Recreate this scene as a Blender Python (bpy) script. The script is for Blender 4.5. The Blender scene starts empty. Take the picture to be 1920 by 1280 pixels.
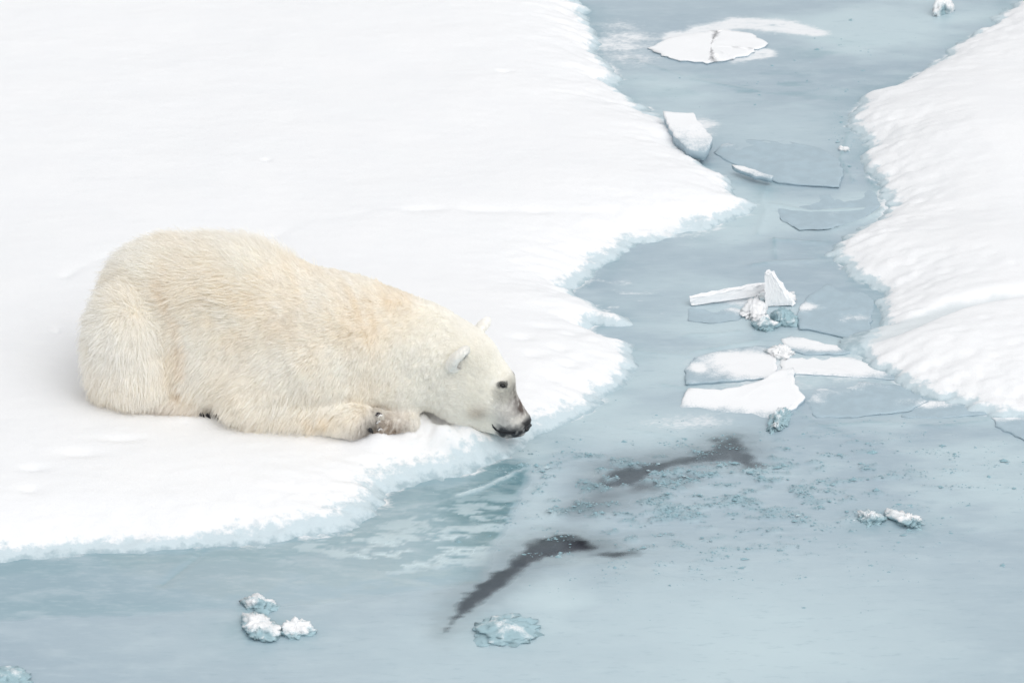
import bpy, math, random
import numpy as np
from mathutils import Vector
from mathutils.bvhtree import BVHTree

rng = np.random.default_rng(7)
random.seed(7)
SC = bpy.context.scene
COL = SC.collection
R = math.radians

# ------------------------------------------------------------------ camera
PITCH = R(24.0)
CAM = np.array([0.0, 0.0, 9.15])
FPX = 9218.0                         # focal length in pixels of the 1920 px wide photograph
cam_data = bpy.data.cameras.new('camera')
cam_data.sensor_width = 36.0
cam_data.lens = 36.0 * FPX / 1920.0
cam_data.clip_start = 0.5
cam_data.clip_end = 4000.0
cam_data.dof.use_dof = True
cam_data.dof.focus_distance = 21.8
cam_data.dof.aperture_fstop = 6.3
cam = bpy.data.objects.new('camera', cam_data)
COL.objects.link(cam)
cam.location = CAM
cam.rotation_euler = (math.pi / 2 - PITCH, 0, 0)
SC.camera = cam

# ------------------------------------------------------------------ light: high overcast
SUN_EL, SUN_AZ = 50.0, 145.0         # veiled sun high up, behind the camera and to its right
w = bpy.data.worlds.new('World')
SC.world = w
w.use_nodes = True
nt = w.node_tree
nt.nodes.clear()
sky = nt.nodes.new('ShaderNodeTexSky')
sky.sky_type = 'NISHITA'
sky.sun_disc = False
sky.sun_elevation = R(SUN_EL)
sky.sun_rotation = R(SUN_AZ)
sky.air_density = 1.0
sky.dust_density = 8.0
sky.ozone_density = 1.0
hsv = nt.nodes.new('ShaderNodeHueSaturation')
hsv.inputs['Saturation'].default_value = 0.12
bg = nt.nodes.new('ShaderNodeBackground')
bg.inputs['Strength'].default_value = 0.13
wo = nt.nodes.new('ShaderNodeOutputWorld')
nt.links.new(sky.outputs[0], hsv.inputs['Color'])
veil = nt.nodes.new('ShaderNodeMix')          # the even cloud deck in front of that sky
veil.data_type = 'RGBA'
veil.inputs[0].default_value = 0.65
veil.inputs[7].default_value = (7.0, 7.1, 7.25, 1)
nt.links.new(hsv.outputs[0], veil.inputs[6])
nt.links.new(veil.outputs[2], bg.inputs['Color'])
nt.links.new(bg.outputs[0], wo.inputs['Surface'])

sun_d = bpy.data.lights.new('sun', 'SUN')
sun_d.energy = 1.0
sun_d.angle = R(80)
sun_d.color = (1.0, 0.98, 0.95)
sun = bpy.data.objects.new('sun', sun_d)
COL.objects.link(sun)
sun.rotation_euler = (R(90 - SUN_EL), 0, R(180 - SUN_AZ))

SC.view_settings.view_transform = 'Standard'
SC.view_settings.look = 'None'
SC.view_settings.gamma = 1.0
SC.view_settings.exposure = -0.11
SC.view_settings.use_curve_mapping = False
SC.render.engine = 'CYCLES'
SC.cycles.max_bounces = 24
SC.cycles.diffuse_bounces = 24
SC.cycles.transmission_bounces = 24
SC.cycles.transparent_max_bounces = 8
SC.cycles_curves.shape = 'RIBBONS'

# ------------------------------------------------------------------ helpers
ZW = -0.14                           # level of the thin ice; the snow floe's top is z = 0
_cp, _sp = math.cos(PITCH), math.sin(PITCH)


def ray(u, v):
    dx, dy = (u - 960.0) / FPX, (640.0 - v) / FPX
    d = np.array([dx, _cp + dy * _sp, -_sp + dy * _cp])
    return d


def G(u, v, z=ZW):
    """point on the level plane z that the photograph shows at (u, v)"""
    d = ray(u, v)
    return CAM + d * ((z - CAM[2]) / d[2])


def Gp(pts, z=ZW):
    return np.array([G(u, v, z)[:2] for u, v in pts])


_perm = rng.random((256, 256))


def vnoise(x, y, seed=0):
    x = x + seed * 17.31
    y = y + seed * 9.77
    xi, yi = np.floor(x).astype(int), np.floor(y).astype(int)
    fx, fy = x - xi, y - yi
    fx, fy = fx * fx * (3 - 2 * fx), fy * fy * (3 - 2 * fy)
    a = _perm[xi & 255, yi & 255]
    b = _perm[(xi + 1) & 255, yi & 255]
    c = _perm[xi & 255, (yi + 1) & 255]
    d = _perm[(xi + 1) & 255, (yi + 1) & 255]
    return (a * (1 - fx) + b * fx) * (1 - fy) + (c * (1 - fx) + d * fx) * fy


def fbm(x, y, scale, oct=4, seed=0, gain=0.5):
    """fractal noise about 0, roughly -1..1; scale = size of the largest feature in metres"""
    x, y = x / scale, y / scale
    s, a, n = 0.0, 1.0, 0.0
    for o in range(oct):
        rx, ry = x * 0.8 - y * 0.6, x * 0.6 + y * 0.8
        s = s + a * (vnoise(rx, ry, seed + o * 3) * 2 - 1)
        n += a
        a *= gain
        x, y = rx * 2.03, ry * 2.03
    return s / n * 1.6


def sstep(a, b, x):
    t = np.clip((x - a) / (b - a), 0, 1)
    return t * t * (3 - 2 * t)


def seg_dist(P, A, B):
    d = B - A
    t = np.clip(((P - A) @ d) / max(d @ d, 1e-12), 0, 1)
    return np.hypot(P[:, 0] - A[0] - t * d[0], P[:, 1] - A[1] - t * d[1]), t


def poly_sd(P, poly):
    """signed distance, positive inside"""
    n = len(poly)
    best = np.full(len(P), 1e9)
    ins = np.zeros(len(P), bool)
    for i in range(n):
        a, b = poly[i], poly[(i + 1) % n]
        best = np.minimum(best, seg_dist(P, a, b)[0])
        cond = (a[1] > P[:, 1]) != (b[1] > P[:, 1])
        if abs(b[1] - a[1]) > 1e-12:
            xi = (b[0] - a[0]) * (P[:, 1] - a[1]) / (b[1] - a[1]) + a[0]
            ins ^= cond & (P[:, 0] < xi)
    return np.where(ins, best, -best)


def stroke(P, pts, radii):
    """distance to a polyline minus its local half width"""
    best = np.full(len(P), 1e9)
    for i in range(len(pts) - 1):
        d, t = seg_dist(P, pts[i], pts[i + 1])
        best = np.minimum(best, d - (radii[i] * (1 - t) + radii[i + 1] * t))
    return best


def mesh_np(name, V, F, smooth=True):
    """fast mesh from arrays; F is (n,3) or (n,4)"""
    me = bpy.data.meshes.new(name)
    V = np.asarray(V, np.float32)
    F = np.asarray(F, np.int32)
    me.vertices.add(len(V))
    me.vertices.foreach_set('co', V.ravel())
    k = F.shape[1]
    me.loops.add(F.size)
    me.loops.foreach_set('vertex_index', F.ravel())
    me.polygons.add(len(F))
    me.polygons.foreach_set('loop_start', np.arange(0, F.size, k, dtype=np.int32))
    me.polygons.foreach_set('use_smooth', np.full(len(F), smooth))
    me.update(calc_edges=True)
    me.validate()
    return me


def attr(me, name, vals):
    a = me.attributes.new(name, 'FLOAT', 'POINT')
    a.data.foreach_set('value', np.asarray(vals, np.float32))


def cattr(me, name, vals):
    a = me.attributes.new(name, 'FLOAT_COLOR', 'POINT')
    c = np.ones((len(vals), 4), np.float32)
    c[:, :3] = vals
    a.data.foreach_set('color', c.ravel())


def link(name, data, mat=None, parent=None):
    o = bpy.data.objects.new(name, data)
    COL.objects.link(o)
    if mat is not None:
        data.materials.append(mat)
    if parent is not None:
        o.parent = parent
    return o


def tag(o, label=None, cat=None, group=None, kind=None):
    for k, v in (('label', label), ('category', cat), ('group', group), ('kind', kind)):
        if v:
            o[k] = v
    return o


# ------------------------------------------------------------------ materials
class M:
    """tiny node builder"""

    def __init__(self, name):
        self.m = bpy.data.materials.new(name)
        self.m.use_nodes = True
        self.t = self.m.node_tree
        self.t.nodes.clear()
        self.out = self.t.nodes.new('ShaderNodeOutputMaterial')

    def n(self, typ, **kw):
        nd = self.t.nodes.new(typ)
        for k, v in kw.items():
            if k.startswith('i_'):
                nd.inputs[k[2:].replace('_', ' ')].default_value = v
            else:
                setattr(nd, k, v)
        return nd

    def l(self, a, b):
        self.t.links.new(a, b)

    def attr(self, name, out='Fac'):
        nd = self.n('ShaderNodeAttribute')
        nd.attribute_name = name
        return nd.outputs[out]

    def noise(self, scale, detail=4, rough=0.55, stretch=None, vec='Object'):
        tc = self.n('ShaderNodeTexCoord')
        nz = self.n('ShaderNodeTexNoise')
        nz.inputs['Scale'].default_value = scale
        nz.inputs['Detail'].default_value = detail
        nz.inputs['Roughness'].default_value = rough
        src = tc.outputs[vec]
        if stretch:
            mp = self.n('ShaderNodeMapping')
            mp.inputs['Scale'].default_value = stretch
            self.l(src, mp.inputs['Vector'])
            src = mp.outputs[0]
        self.l(src, nz.inputs['Vector'])
        return nz.outputs['Fac']

    def ramp(self, x, a, b, lo=0.0, hi=1.0):
        mr = self.n('ShaderNodeMapRange')
        mr.interpolation_type = 'SMOOTHSTEP'
        mr.inputs['From Min'].default_value = a
        mr.inputs['From Max'].default_value = b
        mr.inputs['To Min'].default_value = lo
        mr.inputs['To Max'].default_value = hi
        self.l(x, mr.inputs['Value'])
        return mr.outputs[0]

    def math(self, op, a, b):
        nd = self.n('ShaderNodeMath', operation=op)
        for i, x in enumerate((a, b)):
            if isinstance(x, (int, float)):
                nd.inputs[i].default_value = x
            else:
                self.l(x, nd.inputs[i])
        return nd.outputs[0]

    def mix(self, f, a, b):
        nd = self.n('ShaderNodeMix', data_type='RGBA')
        for sock, x in ((nd.inputs[0], f), (nd.inputs[6], a), (nd.inputs[7], b)):
            if isinstance(x, (int, float)):
                sock.default_value = x
            elif isinstance(x, tuple):
                sock.default_value = (*x, 1)
            else:
                self.l(x, sock)
        return nd.outputs[2]

    def bump(self, h, strength, dist, prev=None):
        b = self.n('ShaderNodeBump')
        b.inputs['Strength'].default_value = strength
        b.inputs['Distance'].default_value = dist
        self.l(h, b.inputs['Height'])
        if prev is not None:
            self.l(prev, b.inputs['Normal'])
        return b.outputs[0]

    def principled(self, color, rough, ior=1.33, spec=0.5, normal=None, sss=0.0):
        p = self.n('ShaderNodeBsdfPrincipled')
        for sock, x in (('Base Color', color), ('Roughness', rough)):
            if isinstance(x, tuple):
                p.inputs[sock].default_value = (*x, 1)
            elif isinstance(x, (int, float)):
                p.inputs[sock].default_value = x
            else:
                self.l(x, p.inputs[sock])
        p.inputs['IOR'].default_value = ior
        if isinstance(spec, (int, float)):
            p.inputs['Specular IOR Level'].default_value = spec
        else:
            self.l(spec, p.inputs['Specular IOR Level'])
        if normal is not None:
            self.l(normal, p.inputs['Normal'])
        return p.outputs[0]

    def done(self, shader):
        self.l(shader, self.out.inputs['Surface'])
        return self.m


SNOW = (0.855, 0.862, 0.875)
ICE = (0.32, 0.415, 0.485)
TURQ = (0.20, 0.34, 0.395)
SLUSH = (0.45, 0.55, 0.60)


def mat_snow():
    m = M('snow')
    wet = m.attr('wet')
    grain = m.noise(90, 3, 0.6)
    clump = m.noise(24, 5, 0.6)
    wn = m.math('ADD', wet, m.math('MULTIPLY', m.math('SUBTRACT', clump, 0.5), 0.9))
    f1 = m.ramp(wn, 0.35, 0.62)
    f2 = m.ramp(wn, 0.75, 1.1)
    tone = m.noise(3.0, 4, 0.5)
    base = m.mix(m.ramp(tone, 0.3, 0.7), (0.84, 0.85, 0.866), SNOW)
    gr = m.attr('grey')
    base = m.mix(gr, base, (0.66, 0.71, 0.735))
    col = m.mix(f1, base, (0.56, 0.655, 0.70))
    col = m.mix(f2, col, (0.36, 0.47, 0.52))
    nb = m.bump(grain, 0.30, 0.006)
    nb = m.bump(clump, 0.15, 0.014, nb)
    sp = m.ramp(wn, 0.35, 0.9, 0.25, 0.9)
    ro = m.ramp(wn, 0.4, 1.0, 0.75, 0.3)
    return m.done(m.principled(col, ro, 1.31, sp, nb))


def mat_thin_ice():
    m = M('thin_ice')
    op, fr, tq, gl, pale = (m.attr(k) for k in ('open', 'frost', 'turq', 'gloss', 'pale'))
    big = m.noise(1.1, 6, 0.55, (0.6, 1.6, 1))
    mid = m.noise(7, 5, 0.6, (0.6, 1.3, 1))
    fine = m.noise(60, 4, 0.65, (0.7, 1.2, 1))
    col = m.mix(m.ramp(big, 0.3, 0.7), ICE, (0.37, 0.465, 0.53))
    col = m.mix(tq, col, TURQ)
    col = m.mix(m.ramp(tq, 0.72, 1.0), col, (0.08, 0.20, 0.24))  # deepest teal, chiefly the painted reflection of the bear's head
    col = m.mix(m.ramp(mid, 0.45, 0.72, 0, 0.5), col, (0.45, 0.545, 0.60))
    col = m.mix(pale, col, (0.53, 0.65, 0.69))
    fn = m.math('ADD', fr, m.math('MULTIPLY', m.math('SUBTRACT', fine, 0.5), 0.8))
    col = m.mix(m.ramp(fn, 0.25, 0.85), col, (0.82, 0.84, 0.86))
    rough = m.ramp(gl, 0, 1, 0.33, 0.035)
    streak = m.noise(26, 5, 0.65, (0.45, 1.5, 1))
    col = m.mix(m.ramp(streak, 0.5, 0.75, 0, 0.30), col, (0.50, 0.60, 0.65))
    col = m.mix(m.ramp(streak, 0.45, 0.28, 0, 0.30), col, (0.25, 0.37, 0.43))
    nb = m.bump(fine, 0.12, 0.006)
    nb = m.bump(streak, 0.14, 0.010, nb)
    nb = m.bump(mid, 0.10, 0.02, nb)
    # where gloss is high the film is smooth: blend the bump away
    geo = m.n('ShaderNodeNewGeometry')
    mixn = m.n('ShaderNodeMix', data_type='VECTOR')
    m.l(m.ramp(gl, 0.0, 1.0, 0.0, 0.97), mixn.inputs[0])
    m.l(nb, mixn.inputs[4])
    m.l(geo.outputs['Normal'], mixn.inputs[5])
    ice = m.principled(col, rough, 1.45, 0.5, mixn.outputs[1])
    tr = m.n('ShaderNodeBsdfTransparent')
    ms = m.n('ShaderNodeMixShader')
    m.l(op, ms.inputs[0])
    m.l(ice, ms.inputs[1])
    m.l(tr.outputs[0], ms.inputs[2])
    return m.done(ms.outputs[0])


def mat_water():
    m = M('sea_water')
    nz = m.noise(30, 3, 0.5)
    nb = m.bump(nz, 0.04, 0.004)
    return m.done(m.principled((0.020, 0.020, 0.034), 0.06, 1.34, 0.5, nb))


def mat_slab(name='slab_ice', icy=(0.365, 0.465, 0.525)):
    m = M(name)
    fr = m.attr('frost')
    fine = m.noise(120, 4, 0.7)
    mid = m.noise(14, 4, 0.6)
    fn = m.math('ADD', fr, m.math('MULTIPLY', m.math('SUBTRACT', fine, 0.5), 0.75))
    fn = m.math('ADD', fn, m.math('MULTIPLY', m.math('SUBTRACT', mid, 0.5), 0.75))
    col = m.mix(m.ramp(mid, 0.35, 0.7), icy, tuple(c * 1.1 for c in icy))
    col = m.mix(m.ramp(fn, 0.2, 0.8), col, (0.87, 0.88, 0.895))
    nb = m.bump(fine, 0.2, 0.004)
    return m.done(m.principled(col, 0.35, 1.31, 0.4, nb))


def mat_plain(name, color, rough=0.4, spec=0.5, bump=0.0, scale=80, var=0.0):
    m = M(name)
    c = color
    nz = m.noise(scale, 4, 0.6)
    if var:
        c = m.mix(m.ramp(nz, 0.35, 0.65), tuple(x * (1 - var) for x in color), tuple(min(1, x * (1 + var)) for x in color))
    nb = m.bump(nz, bump, 0.004) if bump else None
    return m.done(m.principled(c, rough, 1.4, spec, nb))


def mat_skin():
    m = M('bear_skin')
    c = m.attr('coat', 'Color')
    nz = m.noise(120, 3, 0.6)
    nb = m.bump(nz, 0.3, 0.004)
    return m.done(m.principled(c, 0.8, 1.4, 0.1, nb))


def mat_fur():
    m = M('bear_fur')
    c = m.attr('coat', 'Color')
    d = m.n('ShaderNodeBsdfDiffuse')
    t = m.n('ShaderNodeBsdfTranslucent')
    g = m.n('ShaderNodeBsdfGlossy')
    g.inputs['Roughness'].default_value = 0.45
    g.inputs['Color'].default_value = (1, 1, 1, 1)
    m.l(c, d.inputs['Color'])
    m.l(c, t.inputs['Color'])
    a = m.n('ShaderNodeMixShader')
    a.inputs[0].default_value = 0.30
    m.l(d.outputs[0], a.inputs[1])
    m.l(t.outputs[0], a.inputs[2])
    b = m.n('ShaderNodeMixShader')
    b.inputs[0].default_value = 0.05
    m.l(a.outputs[0], b.inputs[1])
    m.l(g.outputs[0], b.inputs[2])
    return m.done(b.outputs[0])


MAT_SNOW = mat_snow()
MAT_THIN = mat_thin_ice()
MAT_WATER = mat_water()
MAT_SLAB = mat_slab()
MAT_LUMP = mat_slab('lump_ice', (0.33, 0.47, 0.52))
MAT_CRUMB = mat_slab('crumb_ice', (0.25, 0.385, 0.435))
MAT_SKIN = mat_skin()
MAT_FUR = mat_fur()
MAT_BLACK = mat_plain('black_skin', (0.012, 0.013, 0.016), 0.38, 0.5, 0.4, 140, 0.3)
MAT_EYE = mat_plain('eye', (0.006, 0.005, 0.005), 0.08, 0.6)
MAT_PAD = mat_plain('paw_pad', (0.05, 0.045, 0.05), 0.6, 0.4, 0.4, 120, 0.3)
MAT_CLUMP = mat_plain('snow_clump', (0.88, 0.89, 0.90), 0.7, 0.2, 0.4, 60)

# ------------------------------------------------------------------ the setting
# fine grid where the photograph looks, coarse out to the horizon


def axis(lo, hi, step, far):
    core = np.arange(lo, hi + step / 2, step)
    out, s, x = [], step, hi
    while x < far:
        s *= 1.35
        x += s
        out.append(x)
    neg, s, x = [], step, lo
    while x > -far:
        s *= 1.35
        x -= s
        neg.append(x)
    return np.array(neg[::-1] + list(core) + out)


GX = axis(-3.1, 3.2, 0.0125, 900.0)
GY = axis(17.0, 26.2, 0.0165, 1500.0)
nx, ny = len(GX), len(GY)
XX, YY = np.meshgrid(GX, GY, indexing='ij')
PX, PY = XX.ravel(), YY.ravel()
PP = np.stack([PX, PY], 1)
idx = np.arange(nx * ny).reshape(nx, ny)
QUADS = np.stack([idx[:-1, :-1].ravel(), idx[1:, :-1].ravel(), idx[1:, 1:].ravel(), idx[:-1, 1:].ravel()], 1)

LEFT = [(1040, -120), (1085, 0), (1118, 35), (1124, 80), (1120, 110), (1165, 150), (1148, 165), (1180, 200),
        (1245, 222), (1290, 250), (1310, 268), (1288, 285), (1325, 315), (1370, 335), (1398, 368), (1427, 385),
        (1410, 408), (1340, 432), (1270, 446), (1195, 456), (1165, 470), (1120, 505), (1078, 545), (1130, 580),
        (1180, 600), (1192, 612), (1165, 618), (1125, 616), (1150, 632), (1195, 648), (1180, 690), (1150, 730),
        (1100, 768), (1050, 798), (1005, 822), (968, 843), (908, 864), (845, 893), (790, 910), (745, 930),
        (700, 955), (650, 990), (600, 998), (520, 1012), (400, 1025), (270, 1034), (150, 1044), (0, 1056), (-150, 1070)]
RIGHT = [(2060, -90), (1960, -15), (1870, 35), (1835, 70), (1780, 105), (1720, 140), (1650, 170), (1610, 182), (1588, 205),
         (1593, 240), (1604, 262), (1597, 290), (1620, 320), (1652, 340), (1672, 378), (1660, 410), (1620, 430),
         (1575, 458), (1567, 480), (1600, 512), (1640, 537), (1660, 552), (1640, 588), (1642, 612), (1618, 640),
         (1612, 655), (1650, 690), (1690, 715), (1760, 745), (1850, 772), (1925, 780), (2060, 800)]
LP = np.vstack([Gp(LEFT), [[-60, 15.5], [-850, 15], [-850, 1400], [-4, 1400], [-1.5, 60]]])
RP = np.vstack([[[14, 60], [60, 1400], [850, 1400], [850, 18], [60, 21.0]], Gp(RIGHT)[::-1]])
RP = RP[::-1]

rag = 0.060 * fbm(PX * .7, PY * 1.2, 0.38, 5, 1, .6) + 0.022 * fbm(PX * .6, PY * 1.5, 0.05, 3, 2) * (.4 + .6 * sstep(-.4, .5, fbm(PX, PY, .5, 2, 3)))
near = (np.abs(PX) < 4) & (PY > 16.5) & (PY < 27)
rag = np.where(near, rag, 0)
sdL = poly_sd(PP, LP) + rag
sdR = poly_sd(PP, RP) + rag * 1.2


def snow_height(sd, rise, x, y, rough_edge):
    top = -ZW * (1 - np.exp(-np.maximum(sd, 0) / rise))
    z = ZW + np.where(sd > 0, top, sd * 0.7)
    fade = np.clip(sd / 0.25, 0, 1)
    und = 0.020 * fbm(x, y, 1.7, 3, 5) * np.clip(sd / 0.8, 0, 1) + 0.0036 * fbm(x * 0.8, y * 1.2, 0.33, 3, 6) * fade
    und = und + 0.0010 * fbm(x * 0.55, y * 1.4, 0.05, 2, 7) * fade
    crumb = rough_edge * np.maximum(fbm(x, y, 0.055, 3, 8), -0.1) * np.exp(-np.maximum(sd, 0) / 0.10) * (sd > -0.1)
    return z + und + crumb


BEAR_ANCHOR = G(500, 733, 0.0)
YAW = R(-17.0)

zL = snow_height(sdL, 0.20, PX, PY, 0.009)
zR = snow_height(sdR, 0.24, PX, PY, 0.008)


def px_stroke(pts, r, z=ZW):
    W = Gp(pts, z)
    return stroke(PP, W, r if hasattr(r, '__len__') else [r] * len(W))


# low hollow with grey ice on the left floe's upper tip, a dragged track, footprints by the channel
def gauss_px(u, v, ru, rv, z=0.0):
    """soft ellipse on the ground around the point seen at (u, v); radii in metres"""
    c = G(u, v, z)
    return np.exp(-(((PX - c[0]) / ru) ** 2 + ((PY - c[1]) / rv) ** 2))


# let the snow meet the bear's underside: dig a shallow bed where it lies
cb = (PX - BEAR_ANCHOR[0]) * math.cos(YAW) + (PY - BEAR_ANCHOR[1]) * math.sin(YAW)
sb = -(PX - BEAR_ANCHOR[0]) * math.sin(YAW) + (PY - BEAR_ANCHOR[1]) * math.cos(YAW)
bed = np.exp(-((np.maximum(np.abs(cb + 0.05) - 0.65, 0) / 0.12) ** 2 + (np.maximum(np.abs(sb) - 0.22, 0) / 0.12) ** 2))
zL = zL * (1 - bed) + (-0.004 + 0.004 * fbm(PX, PY, 0.12, 3, 12)) * bed
# pushed-up snow along the near side of the bear
for (u, v, ru, rv, h) in ((690, 815, .10, .04, .018), (560, 806, .16, .04, .014), (360, 786, .10, .04, .016),
                          (250, 765, .12, .04, .012), (800, 795, .16, .10, .045), (870, 800, .10, .08, .035), (810, 772, .16, .11, .06)):
    zL = zL + h * gauss_px(u, v, ru, rv) * (1 + 0.6 * fbm(PX, PY, 0.07, 3, 14))
tracks = [(1050, 640, .05, .04), (1085, 655, .05, .04), (1020, 600, .06, .03), (1090, 690, .05, .03), (1000, 655, .05, .035),
          (1120, 640, .05, .03), (1040, 690, .05, .03), (1070, 610, .05, .03), (980, 625, .05, .03), (1065, 665, .04, .03),
          (222, 972, .018, .025), (208, 968, .012, .02), (45, 1015, .03, .03), (105, 622, .02, .03), (945, 132, .04, .02),
          (500, 303, .02, .02), (1480, 0, .01, .01), (60, 872, .06, .03), (55, 910, .05, .03), (230, 820, .10, .03), (150, 845, .10, .04)]
for (u, v, ru, rv) in tracks:
    zL = zL - 0.014 * gauss_px(u, v, ru, rv)
# long drag line across the floe behind the bear
t1 = px_stroke([(120, 520), (240, 465), (300, 440), (520, 440), (640, 405), (800, 392), (1000, 390), (1150, 380)], .012, 0.0)
zL = zL - 0.010 * np.exp(-np.maximum(t1, 0) / 0.03) * (1 + fbm(PX, PY, .2, 2, 15))
# grey ice hollow on the tip
gh = gauss_px(1300, 393, .26, .07)
zL = zL - 0.03 * gh
greyL = 0.9 * sstep(0.35, 0.9, gh + 0.25 * fbm(PX * .4, PY * 2, .2, 3, 16))
gn = gauss_px(1150, 622, .16, .05, ZW)
zL = zL - 0.03 * gn
greyL = np.maximum(greyL, 0.9 * sstep(0.3, 0.9, gn))
gth = gauss_px(850, 818, .16, .05, 0.0)
greyL = np.maximum(greyL, 0.55 * sstep(0.3, 0.95, gth + .35 * fbm(PX, PY, .06, 3, 17)))
# shallow grey bay
gb = gauss_px(1130, 540, .16, .14, ZW)
greyL = np.maximum(greyL, 0.75 * sstep(0.45, 1.0, gb + .3 * fbm(PX, PY, .1, 3, 18)) * sstep(.3, .05, sdL))

# the groove that splits the right floe
gv = px_stroke([(1600, 647), (1660, 640), (1720, 628), (1780, 612), (1860, 604), (1990, 596)], [.075, .07, .05, .035, .02, .01], ZW)
gf = np.exp(-(np.maximum(gv, 0) / 0.035) ** 2) * sstep(2.9, 2.0, PX)
zR = zR * (1 - 0.75 * gf) + (ZW + 0.045) * 0.75 * gf
greyR = 0.85 * sstep(0.45, 0.95, gf + .2 * fbm(PX, PY, .08, 3, 19))
for (u, v, ru, rv, h) in ((1780, 690, .8, .5, .05), (1850, 480, .9, .6, .05), (1820, 250, .8, .7, .06)):
    zR = zR + h * gauss_px(u, v, ru, rv) * np.clip(sdR / .6, 0, 1)
for k in range(26):
    u, v = rng.uniform(1620, 1915), rng.uniform(470, 760)
    zR = zR - 0.006 * gauss_px(u, v, rng.uniform(.015, .05), rng.uniform(.015, .03))

wetL = np.exp(-np.maximum(sdL - 0.005, 0) / 0.070)
wetR = np.exp(-np.maximum(sdR - 0.005, 0) / 0.060)
# towards the nose and along the front the floe's rim is a wide wet slope
front = sstep(21.0, 19.6, PY) * sstep(-2.6, -0.5, PX)
wetL = np.maximum(wetL, np.exp(-np.maximum(sdL - 0.005, 0) / 0.14) * front)
nose_g = gauss_px(985, 835, .12, .12, ZW + .04)
wetL = np.maximum(wetL, 0.75 * nose_g)


def floe(name, z, sd, wet, grey, label):
    keep = (sd[QUADS] > -0.10).any(1)
    q = QUADS[keep]
    used = np.unique(q)
    remap = np.full(nx * ny, -1)
    remap[used] = np.arange(len(used))
    V = np.stack([PX[used], PY[used], z[used]], 1)
    me = mesh_np(name, V, remap[q])
    attr(me, 'wet', wet[used])
    attr(me, 'grey', grey[used])
    o = link(name, me, MAT_SNOW)
    tag(o, label, None, None, 'structure')
    return o


floe('snow_floe', zL, sdL, wetL, greyL, 'wide flat snow covered ice floe the bear lies on')
floe('snow_floe', zR, sdR, wetR, greyR, 'snow covered ice floe on the right side of the channel')

# ---- thin new ice on the channel
xs, ys = PX, PY
wob = np.where(near, 0.030 * fbm(xs * .8, ys * 1.2, .25, 5, 21, .6) + 0.012 * fbm(xs * .7, ys * 1.4, .05, 3, 22), 0)
op = np.zeros(len(PP))


def lead(pts, radii, soft_l=0.05, amp=1.0, most=1.0):
    global op
    d = px_stroke(pts, radii) + wob * amp
    op = np.maximum(op, most * (1 - sstep(-soft_l * .5, soft_l, d)))


LA = [(832, 1188), (852, 1160), (890, 1122), (940, 1082), (985, 1050), (1030, 1026), (1075, 1016), (1108, 1028)]
lead(LA, [.004, .024, .044, .050, .066, .098, .08, .02], .040, 1.3, .84)
lead(LA, [.01, .03, .06, .08, .10, .13, .12, .06], .16, 1.6, .35)
LB = [(1110, 1038), (1150, 1040), (1192, 1036)]
lead(LB, [.012, .026, .006], .05, 1.3, .75)
LC = [(1140, 903), (1175, 893), (1215, 880), (1260, 867), (1310, 860), (1350, 850), (1368, 834)]
lead(LC, [.03, .07, .045, .018, .016, .055, .045], .05, 1.5, .74)
lead(LC, [.06, .10, .09, .06, .05, .08, .06], .20, 1.6, .40)
lead([(1345, 826), (1372, 828), (1375, 850), (1408, 874)], [.01, .03, .035, .012], .05, 1.3, .74)
lead([(1200, 912), (1260, 905), (1300, 893)], [.02, .02, .01], .12, 1.6, .6)
lead([(1090, 960), (1130, 930)], [.02, .02], .16, 1.8, .35)
op = np.where(near, op, 0)
# frazil grains float over the dark water
fraz = fbm(xs * .6, ys * 1.5, .055, 4, 23)
fz_zone = np.clip(1.1 * gauss_px(1270, 880, .32, .16, ZW) + 1.1 * gauss_px(1130, 960, .34, .35, ZW) + .7 * gauss_px(1350, 960, .7, .5, ZW)
                  + .6 * gauss_px(1100, 880, .25, .2, ZW) + .55 * gauss_px(1560, 880, .9, .35, ZW), 0, 1)
fz = fz_zone * sstep(.12, .55, fraz)
op = op * (1 - np.clip(1.5 * fz * gauss_px(1240, 890, .32, .12, ZW), 0, 1))
op = op * 0.97 + np.where(near, .22 * gauss_px(1130, 970, .35, .5, ZW) * sstep(-.2, .7, fbm(xs * .7, ys * 1.3, .3, 4, 61)), 0)

# turquoise: smooth water with the bear's reflection painted in, slush rims, broken edges
tq = 0.85 * fz * 0.8
lee = np.clip(1.0 * gauss_px(900, 960, .26, .62, ZW) + .85 * gauss_px(700, 1050, .8, .45, ZW) + .8 * gauss_px(300, 1085, .9, .3, ZW), 0, 1)
right_lim = stroke(PP, Gp([(985, 860), (945, 1000), (880, 1090)]), [0, 0, 0])
refl_mask = poly_sd(PP, Gp([(995, 862), (985, 905), (962, 960), (935, 1010), (895, 1090), (760, 1110), (600, 1130), (300, 1150), (-200, 1170), (-200, 960), (300, 960), (800, 820)]))  # right edge follows the outline of the bear's reflected head
film_refl = sstep(-.025, .03, refl_mask + wob * .7)
tq = np.maximum(tq, film_refl * np.clip(.40 + .62 * gauss_px(935, 950, .36, .95, ZW) + .15 * fbm(xs * .5, ys * 1.4, .3, 3, 66), 0, 1))  # dark teal core stands for the bear's reflection, painted into the ice colour
rim = np.exp(-np.maximum(-np.maximum(sdL, sdR), 0) / .08)
foot = sstep(-.26, -.10, sdL + wob * 1.2) * sstep(20.4, 19.4, ys) * near
tq = np.maximum(tq, rim * .55 * sstep(-.5, .5, fbm(xs, ys, .2, 3, 25) + .2))
tq = np.maximum(tq, .68 * foot)
tq = np.maximum(tq, .8 * gauss_px(1575, 90, .25, .22, ZW) * sstep(-.2, .4, fbm(xs * .7, ys * 1.4, .12, 4, 26)))
tq = np.maximum(tq, .7 * gauss_px(1400, 165, .8, .22, ZW) * sstep(.15, .5, fbm(xs * .5, ys * 1.6, .10, 4, 27)))
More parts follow.
